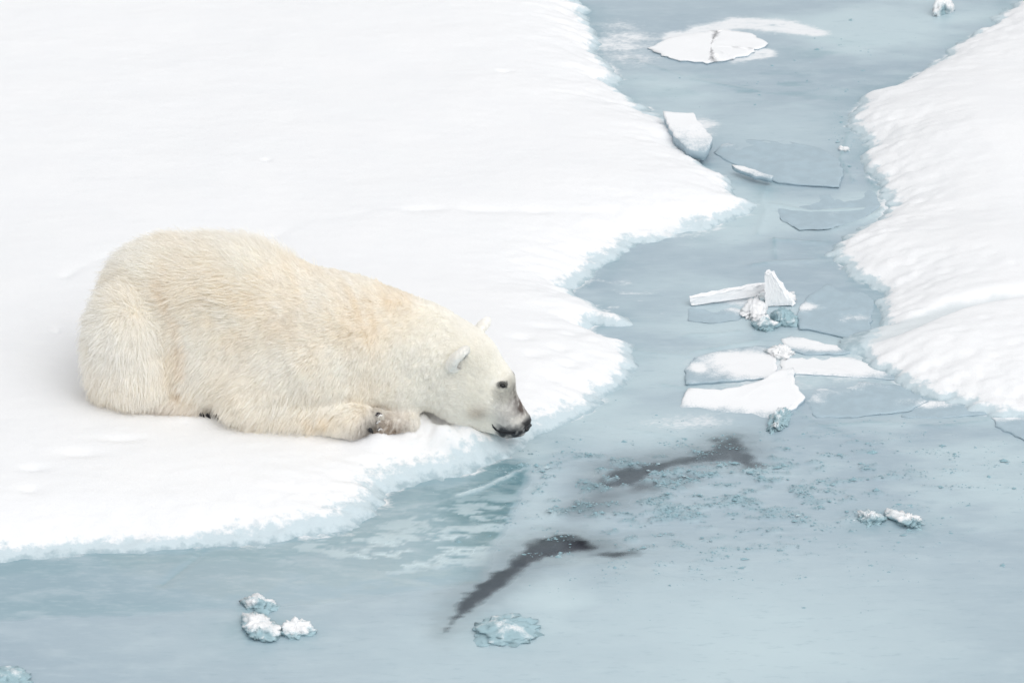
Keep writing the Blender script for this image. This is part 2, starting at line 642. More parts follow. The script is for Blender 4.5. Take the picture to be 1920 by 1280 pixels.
tq = np.maximum(tq, .6 * np.exp(-np.maximum(px_stroke([(1440, 345), (1432, 375), (1415, 400), (1390, 420)], .035), 0) / .04))
tq = np.maximum(tq, .5 * gauss_px(1080, 100, .4, .2, ZW) * 0)

for (u, v, r_) in ((484, 1138, .13), (482, 1184, .18), (556, 1190, .13), (945, 1182, .19), (1630, 978, .12), (1702, 982, .14)):
    tq = np.maximum(tq, .8 * gauss_px(u, v, r_, r_, ZW) * (.7 + .5 * fbm(xs, ys, .08, 3, 65)))
gloss = np.clip(film_refl * 1.0 + .75 * op + .25 * gauss_px(1700, 1000, 1.5, 1.2, ZW) + .25 * sstep(21.5, 24, ys), 0, 1)
patch = sstep(.0, .42, fbm(xs * .6, ys * 1.5, .10, 5, 28, .65)) * film_refl
pz = np.clip(gauss_px(850, 985, .35, .28, ZW) + gauss_px(760, 1040, .55, .25, ZW) + .5 * gauss_px(940, 960, .2, .3, ZW), 0, 1)
vein = np.exp(-np.maximum(px_stroke([(985, 878), (965, 886), (955, 893), (935, 900), (918, 910), (900, 917), (880, 923), (860, 928)], .004) + wob * .25, 0) / .006)
vein = vein * (np.abs(px_stroke([(985, 878), (920, 908), (860, 928)], .0)) < .2)
pal = np.clip(patch * pz * .85 * (.75 + .6 * fbm(xs * .7, ys * 1.3, .45, 2, 67)) + vein * .9, 0, 1)
gloss = gloss * (1 - .8 * pal)
tq = tq * (1 - .7 * pal)
# paler, thicker ice towards the lower right corner and along the lead
pal = np.maximum(pal, .95 * gauss_px(1300, 1290, 1.7, 1.3, ZW) * (.8 + .3 * fbm(xs, ys, .7, 4, 29)))
pal = np.maximum(pal, .8 * gauss_px(1020, 1150, .5, .45, ZW) * (1 - film_refl) * (.75 + .5 * fbm(xs, ys * 1.2, .35, 4, 62)))
pal = np.maximum(pal, .55 * gauss_px(1010, 960, .12, .45, ZW) * (1 - film_refl))
pal = np.maximum(pal, .75 * sstep(-.2, .75, fbm(xs * .6, ys * 1.1, .8, 5, 63, .6)) * near * (1 - .8 * film_refl))
pal = np.maximum(pal, .8 * gauss_px(1190, 800, .5, .30, ZW))
pal = np.maximum(pal, .45 * gauss_px(1440, 250, .5, .4, ZW))
pal = np.clip(pal, 0, 1)

frost = 0.0 * xs
frost = np.maximum(frost, .75 * gauss_px(1170, 85, .28, .35, ZW) * (1 + .3 * fbm(xs * .4, ys * 1.5, .3, 3, 30)))
frost = np.maximum(frost, .9 * np.exp(-np.maximum(px_stroke([(1260, 70), (1380, 45), (1480, 50), (1530, 62)], [.03, .06, .05, .02]), 0) / .06))
frost = np.maximum(frost, .8 * np.exp(-np.maximum(px_stroke([(1380, 110), (1430, 100)], [.05, .05]), 0) / .04))
frost = np.maximum(frost, .75 * gauss_px(1320, 240, .09, .16, ZW))
frost = np.maximum(frost, .55 * gauss_px(1600, 600, .12, .06, ZW))
frost = np.maximum(frost, .65 * gauss_px(1745, 757, .16, .06, ZW))
frost = np.maximum(frost, .55 * gauss_px(1400, 565, .18, .12, ZW))
frost = np.maximum(frost, .70 * gauss_px(1420, 700, .38, .22, ZW))
frost = np.maximum(frost, .60 * gauss_px(1580, 690, .34, .18, ZW))
frost = np.maximum(frost, .55 * gauss_px(1290, 790, .25, .12, ZW))
frost = np.maximum(frost, .7 * np.exp(-np.maximum(-np.maximum(sdL, sdR), 0) / .035) * sstep(-.3, .5, fbm(xs, ys, .15, 3, 31)))
frost = np.maximum(frost, .5 * sstep(.5, .75, fbm(xs * .5, ys * 1.6, .10, 3, 32)) * gauss_px(1150, 560, .35, .4, ZW))
frost = np.where(near, frost * (1 + .55 * fbm(xs * .6, ys * 1.4, .13, 5, 64, .65)), 0)

zI = ZW + 0.0035 * fbm(xs, ys, .5, 3, 33) * (1 - film_refl) + 0.016 * fz * (.6 + .6 * fbm(xs, ys, .03, 2, 34))
zI = zI + .004 * pal * (fbm(xs, ys, .08, 3, 35) + .2) * film_refl + .007 * vein
# faint ridges where sheets slid over one another
for pts, hgt in (([(1450, 385), (1520, 397), (1620, 392)], .010), ([(1560, 432), (1620, 412), (1660, 392)], .010), ([(1290, 628), (1345, 626), (1385, 622)], .008),
                 ([(1300, 660), (1420, 640)], .008), ([(1410, 498), (1450, 492), (1520, 490)], .010), ([(1450, 450), (1540, 456)], .012), ([(1453, 452), (1450, 470), (1455, 486)], .006), ([(1440, 345), (1428, 375), (1435, 400), (1420, 440)], .006),
                 ([(1140, 640), (1200, 660), (1290, 668)], .005), ([(1240, 720), (1330, 735)], .005), ([(1520, 800), (1640, 792), (1760, 800), (1850, 790)], .006),
                 ([(1490, 770), (1540, 800), (1580, 812)], .006), ([(1590, 250), (1575, 300), (1600, 340)], .006), ([(1180, 110), (1300, 150), (1420, 170)], .004),
                 ([(1620, 330), (1660, 372), (1650, 402)], .008), ([(1070, 780), (1160, 800), (1280, 822)], .004),
                 ([(390, 1022), (370, 1045), (330, 1075), (305, 1095)], -.005), ([(1000, 700), (1005, 705)], .0)):
    d = px_stroke(pts, .003)
    zI = zI + hgt * np.exp(-np.maximum(d, 0) / .012) + np.where(near, 0, 0)
    if hgt > 0:
        tq = np.maximum(tq, .75 * np.exp(-np.maximum(d, 0) / .007) * near * (.6 + .5 * sstep(-.3, .3, fbm(xs, ys, .15, 2, 68))))
    if hgt < 0:
        tq = np.maximum(tq, .6 * np.exp(-np.maximum(d, 0) / .02))
keep = (np.maximum(sdL, sdR)[QUADS] < 0.16).any(1)
q = QUADS[keep]
used = np.unique(q)
remap = np.full(nx * ny, -1)
remap[used] = np.arange(len(used))
me = mesh_np('thin_ice', np.stack([PX[used], PY[used], zI[used]], 1), remap[q])
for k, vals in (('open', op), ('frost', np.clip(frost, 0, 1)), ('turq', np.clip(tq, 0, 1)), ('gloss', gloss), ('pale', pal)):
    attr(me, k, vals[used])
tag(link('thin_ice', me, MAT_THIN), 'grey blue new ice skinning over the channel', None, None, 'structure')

me = mesh_np('sea_water', [(-900, 5, ZW - .035), (900, 5, ZW - .035), (900, 1500, ZW - .035), (-900, 1500, ZW - .035)], [(0, 1, 2, 3)], False)
tag(link('sea_water', me, MAT_WATER), 'dark open water in the crack through the thin ice', None, None, 'structure')



# ------------------------------------------------------------------ loose ice
def ring_slab(name, poly_px, thick, z0=ZW, tilt=(0, 0), frost_fn=None, mat=None, jit=.008, seed=0, curve=0.0):
    jit = jit * .6
    """a plate of ice: outline seen in the photograph at the height of its own top"""
    P = Gp(poly_px, z0 + thick)
    pts = []
    r = np.random.default_rng(100 + seed)
    n = len(P)
    for i in range(n):                    # subdivide and roughen the outline
        a, b = P[i], P[(i + 1) % n]
        k = max(2, int(np.hypot(*(b - a)) / .03))
        for j in range(k):
            p = a + (b - a) * j / k
            if j:
                p = p + r.normal(0, jit, 2)
            pts.append(p)
    pts = np.array(pts)
    c = pts.mean(0)
    N = len(pts)
    V, F, fr = [], [], []
    base = Vector((c[0], c[1], z0))

    def hz(p, t):
        q_ = p - c
        rr = np.hypot(*q_)
        return t + tilt[0] * q_[0] + tilt[1] * q_[1] + curve * rr * rr

    scales = (0.15, .35, .55, .75, .9, .97, 1.0)
    V.append((0, 0, hz(c, thick)))
    fr.append(frost_fn(c) if frost_fn else 0)
    for s in scales:
        for p in pts:
            pp = c + (p - c) * s
            drop = 0 if s < .99 else .0035
            bump_ = .0025 * float(fbm(np.array([pp[0]]), np.array([pp[1]]), .08, 2, seed)[0]) if s < .99 else 0
            V.append((pp[0] - c[0], pp[1] - c[1], hz(pp, thick) - drop + bump_))
            fr.append(frost_fn(pp) if frost_fn else 0)
    for k in range(2):
        for p in pts:
            pp = c + (p - c) * (1.004 if k == 0 else .985) + r.normal(0, .002, 2)
            V.append((pp[0] - c[0], pp[1] - c[1], hz(pp, thick * (.5 if k == 0 else -.15))))
            fr.append(-.10)
    for i in range(N):
        F.append((0, 1 + i, 1 + (i + 1) % N))
    T = []
    for k in range(len(scales) + 1):
        for i in range(N):
            a, b = 1 + k * N + i, 1 + k * N + (i + 1) % N
            T.append((a, a + N, b + N)); T.append((a, b + N, b))
    b0 = 1 + (len(scales) + 1) * N
    V.append((0, 0, hz(c, thick * -.15)))
    fr.append(0)
    for i in range(N):
        T.append((len(V) - 1, b0 + (i + 1) % N, b0 + i))
    me = mesh_np(name, V, F + T, True)
    attr(me, 'frost', fr)
    o = link(name, me, mat or MAT_SLAB)
    o.location = base
    return o


def fr_blob(*blobs, base=0.0):
    W = [(G(u, v)[:2], ru, rv, a) for u, v, ru, rv, a in blobs]

    def f(p):
        return base + sum(a * math.exp(-(((p[0] - c[0]) / ru) ** 2 + ((p[1] - c[1]) / rv) ** 2)) for c, ru, rv, a in W)
    return f


SHEET = 'sheets of thin ice rafted over each other in the channel'
sheets = [
    ([(1338, 284), (1362, 300), (1390, 314), (1440, 335), (1460, 343), (1500, 347), (1573, 351), (1580, 325), (1572, 296), (1540, 275), (1480, 262), (1400, 258), (1352, 268)], .030, (0, -.02),
     fr_blob((1345, 262, .1, .1, .35), (1380, 274, .1, .05, .25)), 'broad grey ice sheet with a long straight edge in the narrow of the channel'),
    ([(1466, 358), (1456, 382), (1462, 410), (1500, 432), (1560, 430), (1618, 412), (1655, 385), (1640, 356), (1610, 340), (1580, 356), (1520, 352)], .016, (0, 0),
     fr_blob((1560, 400, .1, .05, .3)), 'faint grey ice sheet just below the straight edged one, left of the right floe'),
    ([(1500, 617), (1530, 620), (1604, 638), (1632, 622), (1634, 590), (1640, 560), (1600, 530), (1550, 528), (1512, 556), (1494, 590)], .032, (0, -.015),
     fr_blob((1510, 578, .07, .06, .75), (1600, 600, .12, .05, .45)), 'grey ice sheet right of the upturned slab with patches of snow on it'),
    ([(1464, 634), (1480, 628), (1505, 632), (1560, 646), (1608, 656), (1580, 664), (1510, 664), (1480, 656)], .030, (0, .05),
     fr_blob((1500, 645, .18, .1, .9), (1560, 655, .1, .05, .4)), 'white snowy sliver of ice pointing at the groove in the right floe'),
    ([(1286, 720), (1284, 692), (1302, 668), (1350, 655), (1420, 645), (1452, 648), (1458, 690), (1455, 706), (1385, 713)], .034, (0, -.03),
     fr_blob((1430, 688, .26, .16, 1.0), (1308, 693, .035, .05, .6), (1365, 670, .08, .05, .5), base=.14), 'frosted ice sheet behind the tilted white slab'),
    ([(1462, 700), (1464, 672), (1520, 666), (1600, 668), (1650, 690), (1690, 712), (1640, 708), (1540, 702)], .022, (0, -.02),
     fr_blob((1500, 682, .3, .16, .85), (1610, 690, .22, .10, .5), base=.15), 'frosted ice sheet between the tilted white slab and the right floe'),
    ([(1488, 712), (1512, 706), (1600, 712), (1690, 722), (1740, 752), (1700, 772), (1600, 782), (1530, 782), (1506, 748)], .020, (0, 0),
     fr_blob((1530, 718, .3, .10, .7), (1530, 750, .08, .08, .4), (1745, 757, .16, .05, .5)), 'blue grey ice sheet right of the tilted white slab'),
    ([(1690, 780), (1760, 783), (1850, 776), (1852, 768), (1780, 752), (1720, 748), (1690, 756)], .026, (.02, 0),
     fr_blob((1745, 757, .13, .06, .7)), 'narrow grey ice sheet with a pointed corner along the right floe'),
    ([(1858, 780), (1866, 797), (1925, 826), (1990, 850), (1990, 790), (1925, 778)], .034, (0, 0),
     fr_blob((1890, 783, .1, .05, .6), base=.1), 'grey ice sheet cut off by the right edge of the picture'),
    ([(1288, 578), (1290, 600), (1330, 606), (1385, 600), (1400, 585), (1370, 574), (1330, 574)], .014, (0, 0),
     fr_blob((1390, 580, .1, .06, .7)), 'small grey ice sheet just in front of the white plank of ice'),
]
for i, (poly, th, tl, ff, lab) in enumerate(sheets):
    o = ring_slab('ice_sheet', poly, th * .42, ZW - .005, (tl[0] + .012 * math.sin(i * 2.3), -.022), ff, None, .006, i)
    tag(o, lab, 'ice sheet', SHEET)

# tilted white slab, front edge in the air
o = ring_slab('ice_slab', [(1290, 727), (1350, 733), (1420, 722), (1458, 706), (1487, 703), (1490, 728), (1510, 748), (1492, 764), (1440, 782), (1405, 794), (1340, 790), (1285, 766), (1272, 755)],
              .028, ZW - .012, (.05, .11), fr_blob((1410, 742, .44, .24, 1.2), (1300, 775, .2, .06, -.45)), None, .006, 31)
tag(o, 'large white slab of ice tilted up where the channel opens into the wide water', 'ice slab')
# the pale slab propped against the left floe
o = ring_slab('ice_slab', [(1243, 211), (1262, 213), (1300, 214), (1312, 230), (1336, 256), (1330, 272), (1322, 280), (1288, 272), (1262, 250)], .045, ZW + .05, (.02, .05),
              fr_blob((1280, 240, .5, .5, 1.0)), None, .006, 32)
tag(o, 'pale slab of ice leaning on the left floe in the upper channel', 'ice slab')
o = ring_slab('ice_strip', [(1372, 308), (1395, 311), (1425, 322), (1450, 329), (1446, 334), (1415, 328), (1390, 318)], .022, ZW + .03, (0, 0),
              fr_blob((1410, 320, .3, .2, 1.0)), None, .004, 33)
tag(o, 'thin white strip of ice lying along the edge of the broad grey sheet', 'ice strip')
o = ring_slab('ice_floe', [(1214, 89), (1250, 72), (1310, 60), (1360, 55), (1410, 62), (1440, 80), (1415, 96), (1375, 110), (1325, 118), (1275, 113), (1240, 103)], .012, ZW, (0, 0),
              fr_blob((1320, 85, .60, .60, 1.5)), None, .02, 34)
tag(o, 'small flat white floe in the water at the top of the picture', 'ice floe')


def free_slab(name, quad_front, thick_vec, frostv, label, cat, mat=None, seed=0, sub=7):
    """a plank or fin of ice standing out of the sheet: a front face (grid of 4 world corners) and a depth vector"""
    r = np.random.default_rng(seed)
    a, b, c, d = [np.array(p, float) for p in quad_front]      # bottom-left, bottom-right, top-right, top-left
    t = np.array(thick_vec, float)
    org = (a + b) / 2
    nu, nv, nw = 14, sub, 3
    V, key, F = [], {}, []

    def vid(i, j, k):
        if (i, j, k) not in key:
            u_, v_, w_ = i / nu, j / nv, k / nw
            p = (a * (1 - u_) + b * u_) * (1 - v_) + (d * (1 - u_) + c * u_) * v_ + t * w_
            p = p + r.normal(0, .0007, 3)
            if i in (0, nu) or j == nv:
                p = p + r.normal(0, .0032, 3)
            key[(i, j, k)] = len(V)
            V.append(p - org)
        return key[(i, j, k)]
    for i in range(nu):
        for j in range(nv):
            F.append((vid(i, j, 0), vid(i + 1, j, 0), vid(i + 1, j + 1, 0), vid(i, j + 1, 0)))
            F.append((vid(i, j, nw), vid(i, j + 1, nw), vid(i + 1, j + 1, nw), vid(i + 1, j, nw)))
    for i in range(nu):
        for k in range(nw):
            F.append((vid(i, nv, k), vid(i + 1, nv, k), vid(i + 1, nv, k + 1), vid(i, nv, k + 1)))
            F.append((vid(i, 0, k), vid(i, 0, k + 1), vid(i + 1, 0, k + 1), vid(i + 1, 0, k)))
    for j in range(nv):
        for k in range(nw):
            F.append((vid(0, j, k), vid(0, j + 1, k), vid(0, j + 1, k + 1), vid(0, j, k + 1)))
            F.append((vid(nu, j, k), vid(nu, j, k + 1), vid(nu, j + 1, k + 1), vid(nu, j + 1, k)))
    me = mesh_np(name, V, F, False)
    V = np.array(V)
    zt = (V[:, 2] - V[:, 2].min()) / max(np.ptp(V[:, 2]), 1e-6)
    attr(me, 'frost', frostv + .35 * zt)
    o = link(name, me, mat or MAT_SLAB)
    o.location = org
    tag(o, label, cat)
    return o


def up(u, v, base_v):
    """world point seen at (u, v) standing above the sheet point seen at (u, base_v)"""
    g = G(u, base_v)
    d = ray(u, v)
    k = g[1] / d[1]
    return np.array([g[0], g[1], CAM[2] + d[2] * k])


# plank lying on edge, and the fin behind its right end
free_slab('ice_plank', [up(1296, 573, 574), up(1442, 552, 560), up(1442, 532, 560), up(1294, 559, 574)], (0.0, .035, .0), .75,
          'long white plank of ice lying on edge in the middle of the channel', 'ice plank', None, 41)
free_slab('ice_fin', [up(1436, 574, 576), up(1486, 572, 576), up(1444, 513, 576), up(1432, 511, 576)], (.015, .03, .0), .70,
          'upright pointed fin of ice at the right end of the white plank', 'ice fin', None, 42, 10)


def lump(name, u, v, rx, ry, rz, seed, frost_lo, frost_hi, rough=.3, mat=None, sink=.35, res=30, z0=ZW):
    """a rounded, crystalline lump frozen into the sheet"""
    r = np.random.default_rng(seed)
    n, mring = res * 2, res
    th = np.linspace(0, 2 * np.pi, n, endpoint=False)
    V, F = [], []
    for j in range(mring + 1):
        ph = np.pi * (j / mring - .5)
        for a in th:
            V.append((math.cos(ph) * math.cos(a), math.cos(ph) * math.sin(a), math.sin(ph)))
    V = np.array(V)
    k = 1 + rough * (fbm(V[:, 0] + V[:, 2] * .7 + seed, V[:, 1] - V[:, 2] * .6, .8, 3, seed % 11)
                     + .55 * fbm(V[:, 0] * 1.3 + seed, V[:, 1] * 1.3 + V[:, 2] * 1.7, .17, 3, seed % 7))
    V = V * k[:, None] * np.array([rx, ry, rz])
    for j in range(mring):
        for i in range(n):
            F.append((j * n + i, j * n + (i + 1) % n, (j + 1) * n + (i + 1) % n, (j + 1) * n + i))
    me = mesh_np(name, V, F, True)
    zt = sstep(-.1, 1.0, V[:, 2] / rz)
    attr(me, 'frost', frost_lo + (frost_hi - frost_lo) * zt + .45 * fbm(V[:, 0] + seed, V[:, 1], .05, 3, seed % 5))
    o = link(name, me, mat or MAT_LUMP)
    g = G(u, v, z0)
    o.location = (g[0], g[1], z0 + rz * (1 - 2 * sink) * .5)
    o.rotation_euler = (0, 0, r.uniform(0, 3))
    return o


LG = 'lumps of ice frozen into the grey sheet'
for args, lab in (
    (('ice_lump', 484, 1134, .075, .066, .036, 51, -0.05, 0.63, .34, None, .5), 'low ice lump with a white crown, the hindmost of the three below the bear'),
    (('ice_lump', 482, 1178, .115, .080, .042, 52, -0.05, 0.83, .34, None, .5), 'widest of the three ice lumps below the bear, with a white crest'),
    (('ice_lump', 556, 1184, .072, .066, .040, 53, -0.05, 0.83, .34, None, .5), 'rounded ice lump on the right of the three below the bear'),
    (('ice_lump', 945, 1180, .15, .13, .034, 54, -.1, .30, .32, None, .5), 'broad turquoise ice lump beside the lower end of the dark crack'),
    (('ice_lump', 1630, 975, .06, .055, .036, 55, -0.05, 0.68, .45, None, .5), 'small white tipped ice lump, left of the pair on the right hand ice'),
    (('ice_lump', 1702, 978, .09, .055, .036, 56, 0.00, 0.83, .45, None, .5), 'longer white tipped ice lump, right of the pair on the right hand ice'),
    (('ice_lump', 14, 1276, .09, .08, .022, 57, -.1, .15, .3, None, .5), 'faint ice lump in the bottom left corner of the picture'),
):
    tag(lump(*args), lab, 'ice lump', LG)
for args, lab in (
    (('ice_chunk', 1768, 22, .075, .05, .06, 61, .6, 1.1, .35, None, .2), 'white chunk of ice floating at the top right of the channel'),
    (('ice_chunk', 1582, 283, .026, .022, .02, 62, .6, 1.0, .35), 'tiny white chunk of ice close to the right floe in the narrow channel'),
    (('ice_chunk', 1432, 612, .062, .055, .04, 63, .0, .8, .35), 'frosty round chunk of ice in front of the upright fin'),
    (('ice_chunk', 1472, 604, .066, .06, .045, 64, -.3, .15, .3), 'glassy blue grey chunk of ice right below the upright fin'),
    (('ice_chunk', 1458, 566, .09, .05, .05, 65, .7, 1.0, .35), 'snowy chunk heaped against the foot of the upright fin'),
    (('ice_chunk', 1412, 584, .13, .05, .028, 68, .55, .95, .35), 'low snowy heap of ice in front of the white plank'),
    (('ice_chunk', 1462, 664, .065, .05, .032, 66, .7, 1.0, .5), 'white crumbly chunk of ice where the rafted sheets meet'),
    (('ice_chunk', 1462, 790, .10, .035, .036, 67, -.2, .3, .45), 'rough grey block of ice under the raised front of the tilted slab'),
):
    tag(lump(*args), lab, 'ice chunk', 'loose chunks of ice in the channel')

# frazil crumbs: countless little grains on the sheet
def crumbs():
    V, F, fr = [], [], []
    base = np.array([(0, 0, 1), (1, 0, .1), (.3, .95, .15), (-.8, .6, .1), (-.8, -.6, .12), (.3, -.95, .1)])
    wgt = fz_zone * sstep(.10, .55, fraz) ** 2 + .25 * gauss_px(1600, 90, .22, .2, ZW) * sstep(.1, .5, fraz) + .15 * gauss_px(1590, 250, .06, .5, ZW) \
        + .05 * gauss_px(1500, 1050, 1.0, .4, ZW) * sstep(.2, .6, fraz) + .15 * gauss_px(1440, 165, .6, .2, ZW) * sstep(.2, .6, fraz)
    wgt = wgt * (np.maximum(sdL, sdR) < -.02) * near
    cs = np.cumsum(wgt)
    pick = np.searchsorted(cs, rng.random(8000) * cs[-1])
    for j in pick:
        x, y = PX[j] + rng.normal(0, .008), PY[j] + rng.normal(0, .008)
        i = len(V)
        s = min(abs(rng.normal(0, .0016)) + .0008, .009) * (2.6 if rng.random() < .05 else 1)
        B = base * np.array([s * 1.6, s, s * .8]) * (1 + .3 * rng.normal(size=(6, 3)))
        tone_ = rng.choice([-.6, -.5, -.1, .25])
        for p in B:
            V.append((x + p[0], y + p[1], zI[j] - .001 + p[2]))
            fr.append(tone_ + rng.uniform(-.2, .2))
        for m_ in range(5):
            F.append((i, i + 1 + m_, i + 1 + (m_ + 1) % 5))
    me = mesh_np('ice_crumbs', V, F, False)
    attr(me, 'frost', fr)
    tag(link('ice_crumbs', me, MAT_CRUMB), 'fine crumbs of ice strewn over the thin sheet', None, None, 'stuff')


crumbs()
FUR = True

# ------------------------------------------------------------------ the polar bear
# local frame: x forward, y the bear's left (away from the camera), z up
cy_, sy_ = math.cos(YAW), math.sin(YAW)
BEAR = bpy.data.objects.new('polar_bear', None)
COL.objects.link(BEAR)
BEAR.location = (BEAR_ANCHOR[0], BEAR_ANCHOR[1], 0)
BEAR.rotation_euler = (0, 0, YAW)
tag(BEAR, 'cream white polar bear lying on the snow with its nose held over the ice edge', 'polar bear')


def to_local(P):
    q_ = np.asarray(P, float) - np.array([BEAR_ANCHOR[0], BEAR_ANCHOR[1], 0])
    return np.stack([q_[..., 0] * cy_ + q_[..., 1] * sy_, -q_[..., 0] * sy_ + q_[..., 1] * cy_, q_[..., 2]], -1)


def L(u, v, Y):
    """local point at depth offset Y seen at pixel (u, v)"""
    o = to_local(CAM)
    d = to_local(CAM + ray(u, v)) - o
    t = (Y - o[1]) / d[1]
    return o + d * t


class Field:
    """signed distance field on a grid, built by smooth unions"""

    def __init__(self, lo, hi, h):
        self.lo, self.h = np.array(lo, float), h
        self.n = [int(round((b - a) / h)) + 1 for a, b in zip(lo, hi)]
        self.ax = [np.array(lo[i] + h * np.arange(self.n[i]), np.float32) for i in range(3)]
        self.D = np.full(self.n, 0.5, np.float32)

    def box(self, lo, hi, m):
        s = []
        for i in range(3):
            a = max(0, int((lo[i] - m - self.lo[i]) / self.h))
            b = min(self.n[i], int((hi[i] + m - self.lo[i]) / self.h) + 2)
            s.append(slice(a, b))
        return tuple(s)

    def put(self, s, d, k, op='add'):
        D = self.D[s]
        if op == 'add':
            hh = np.maximum(k - np.abs(D - d), 0) / k
            self.D[s] = np.minimum(D, d) - hh * hh * k * .25
        else:
            d = -d
            hh = np.maximum(k - np.abs(D - d), 0) / k
            self.D[s] = np.maximum(D, d) + hh * hh * k * .25

    def ell(self, c, r, k=.08, rot=None, op='add'):
        c, r = np.array(c, float), np.array(r, float)
        m = max(r)
        s = self.box(c - m, c + m, k + .05)
        X, Y, Z = np.meshgrid(*[self.ax[i][s[i]] - np.float32(c[i]) for i in range(3)], indexing='ij')
        if rot is not None:
            Rm = np.array(rot, np.float32)            # rows = local axes
            X, Y, Z = [Rm[i, 0] * X + Rm[i, 1] * Y + Rm[i, 2] * Z for i in range(3)]
        k0 = np.sqrt((X / r[0]) ** 2 + (Y / r[1]) ** 2 + (Z / r[2]) ** 2)
        k1 = np.sqrt((X / r[0] ** 2) ** 2 + (Y / r[1] ** 2) ** 2 + (Z / r[2] ** 2) ** 2) + 1e-6
        self.put(s, k0 * (k0 - 1) / k1, k, op)

    def cone(self, a, b, ra, rb, k=.06, op='add'):
        a, b = np.array(a, float), np.array(b, float)
        m = max(ra, rb)
        s = self.box(np.minimum(a, b) - m, np.maximum(a, b) + m, k + .05)
        X, Y, Z = np.meshgrid(*[self.ax[i][s[i]] - np.float32(a[i]) for i in range(3)], indexing='ij')
        d = b - a
        t = np.clip((X * d[0] + Y * d[1] + Z * d[2]) / (d @ d), 0, 1)
        q_ = np.sqrt((X - t * d[0]) ** 2 + (Y - t * d[1]) ** 2 + (Z - t * d[2]) ** 2)
        self.put(s, q_ - (ra + (rb - ra) * t), k, op)

    def sample(self, P, A=None):
        A = self.D if A is None else A
        g = (P - self.lo) / self.h
        i = np.clip(np.floor(g).astype(int), 0, np.array(self.n) - 2)
        f = np.clip(g - i, 0, 1)
        out = 0
        for dx in (0, 1):
            for dy in (0, 1):
                for dz in (0, 1):
                    wgt = (f[:, 0] if dx else 1 - f[:, 0]) * (f[:, 1] if dy else 1 - f[:, 1]) * (f[:, 2] if dz else 1 - f[:, 2])
                    out = out + wgt * A[i[:, 0] + dx, i[:, 1] + dy, i[:, 2] + dz]
        return out

    def grads(self):
        self.g = np.gradient(self.D, self.h)

    def normal(self, P):
        n_ = np.stack([self.sample(P, g) for g in self.g], 1)
        return n_ / (np.linalg.norm(n_, axis=1, keepdims=True) + 1e-9)

    def mesh(self):
        """surface nets"""
        D = self.D
        s = D < 0
        c = np.zeros(tuple(k - 1 for k in self.n), np.int8)
        for dx in (0, 1):
            for dy in (0, 1):
                for dz in (0, 1):
                    c += s[dx:dx + c.shape[0], dy:dy + c.shape[1], dz:dz + c.shape[2]]
        act = (c > 0) & (c < 8)
        ci = np.argwhere(act)
        ids = np.full(act.shape, -1)
        ids[act] = np.arange(len(ci))
        acc = np.zeros((len(ci), 3))
        cnt = np.zeros(len(ci))
        cs = [(a, b, d) for a in (0, 1) for b in (0, 1) for d in (0, 1)]
        for p in cs:
            for ax in range(3):
                if p[ax] == 0:
                    q_ = list(p)
                    q_[ax] = 1
                    v0 = D[ci[:, 0] + p[0], ci[:, 1] + p[1], ci[:, 2] + p[2]]
                    v1 = D[ci[:, 0] + q_[0], ci[:, 1] + q_[1], ci[:, 2] + q_[2]]
                    cr = (v0 < 0) != (v1 < 0)
                    t = np.where(cr, v0 / np.where(cr, v0 - v1, 1), 0)
                    pt = np.tile(np.array(p, float), (len(ci), 1))
                    pt[:, ax] = t
                    acc += np.where(cr[:, None], pt, 0)
                    cnt += cr
        V = (ci + acc / cnt[:, None]) * self.h + self.lo
        F = []
        for ax in range(3):
            o1, o2 = (ax + 1) % 3, (ax + 2) % 3
            sl0 = [slice(None)] * 3
            sl1 = [slice(None)] * 3
            sl0[ax], sl1[ax] = slice(0, -1), slice(1, None)
            for o_ in (o1, o2):
                sl0[o_] = sl1[o_] = slice(1, -1)
            a, b = s[tuple(sl0)], s[tuple(sl1)]
            for flip, mk in ((False, a & ~b), (True, ~a & b)):
                e = np.argwhere(mk)
                if not len(e):
                    continue
                e[:, o1] += 1
                e[:, o2] += 1
                def cell(d1, d2):
                    t = e.copy()
                    t[:, o1] -= d1
                    t[:, o2] -= d2
                    return ids[t[:, 0], t[:, 1], t[:, 2]]
                qd = np.stack([cell(1, 1), cell(0, 1), cell(0, 0), cell(1, 0)], 1)
                F.append(qd[:, ::-1] if flip else qd)
        return V, np.vstack(F)


B = Field((-1.05, -.56, -.14), (1.36, .52, .80), .0095)
BODY_PRIMS = True
# trunk
B.ell((-.47, .00, .312), (.295, .300, .305), .10)
B.ell((-.24, .00, .365), (.32, .29, .290), .12)
B.ell((-.06, .00, .365), (.26, .27, .285), .12)
B.ell((-.595, -.10, .15), (.18, .24, .16), .10)
B.ell((-.14, -.06, .22), (.34, .262, .215), .10)
B.ell((.18, .00, .290), (.38, .290, .290), .12)
B.ell((.46, .00, .290), (.30, .235, .262), .12)
B.ell((.71, .00, .272), (.26, .185, .238), .10)
# shoulder blade and upper arm, elbow, forearm
B.ell((.34, -.19, .30), (.22, .10, .20), .14)
B.ell((.32, -.19, .16), (.24, .135, .135), .08)
B.cone((.28, -.24, .27), (.06, -.31, .13), .15, .115, .09)
B.ell((.05, -.295, .105), (.15, .110, .110), .06)
B.cone((.08, -.305, .088), (.50, -.300, .064), .092, .066, .05)
B.ell((.51, -.295, .064), (.082, .07, .062), .03)
# haunch, knee, hind foot
B.ell((-.555, -.245, .262), (.188, .165, .255), .022)
B.ell((-.52, -.265, .15), (.185, .15, .160), .04)
B.cone((-.62, -.28, .05), (-.24, -.29, .025), .065, .045, .05)
B.ell((-.19, -.175, .165), (.25, .165, .165), .06)
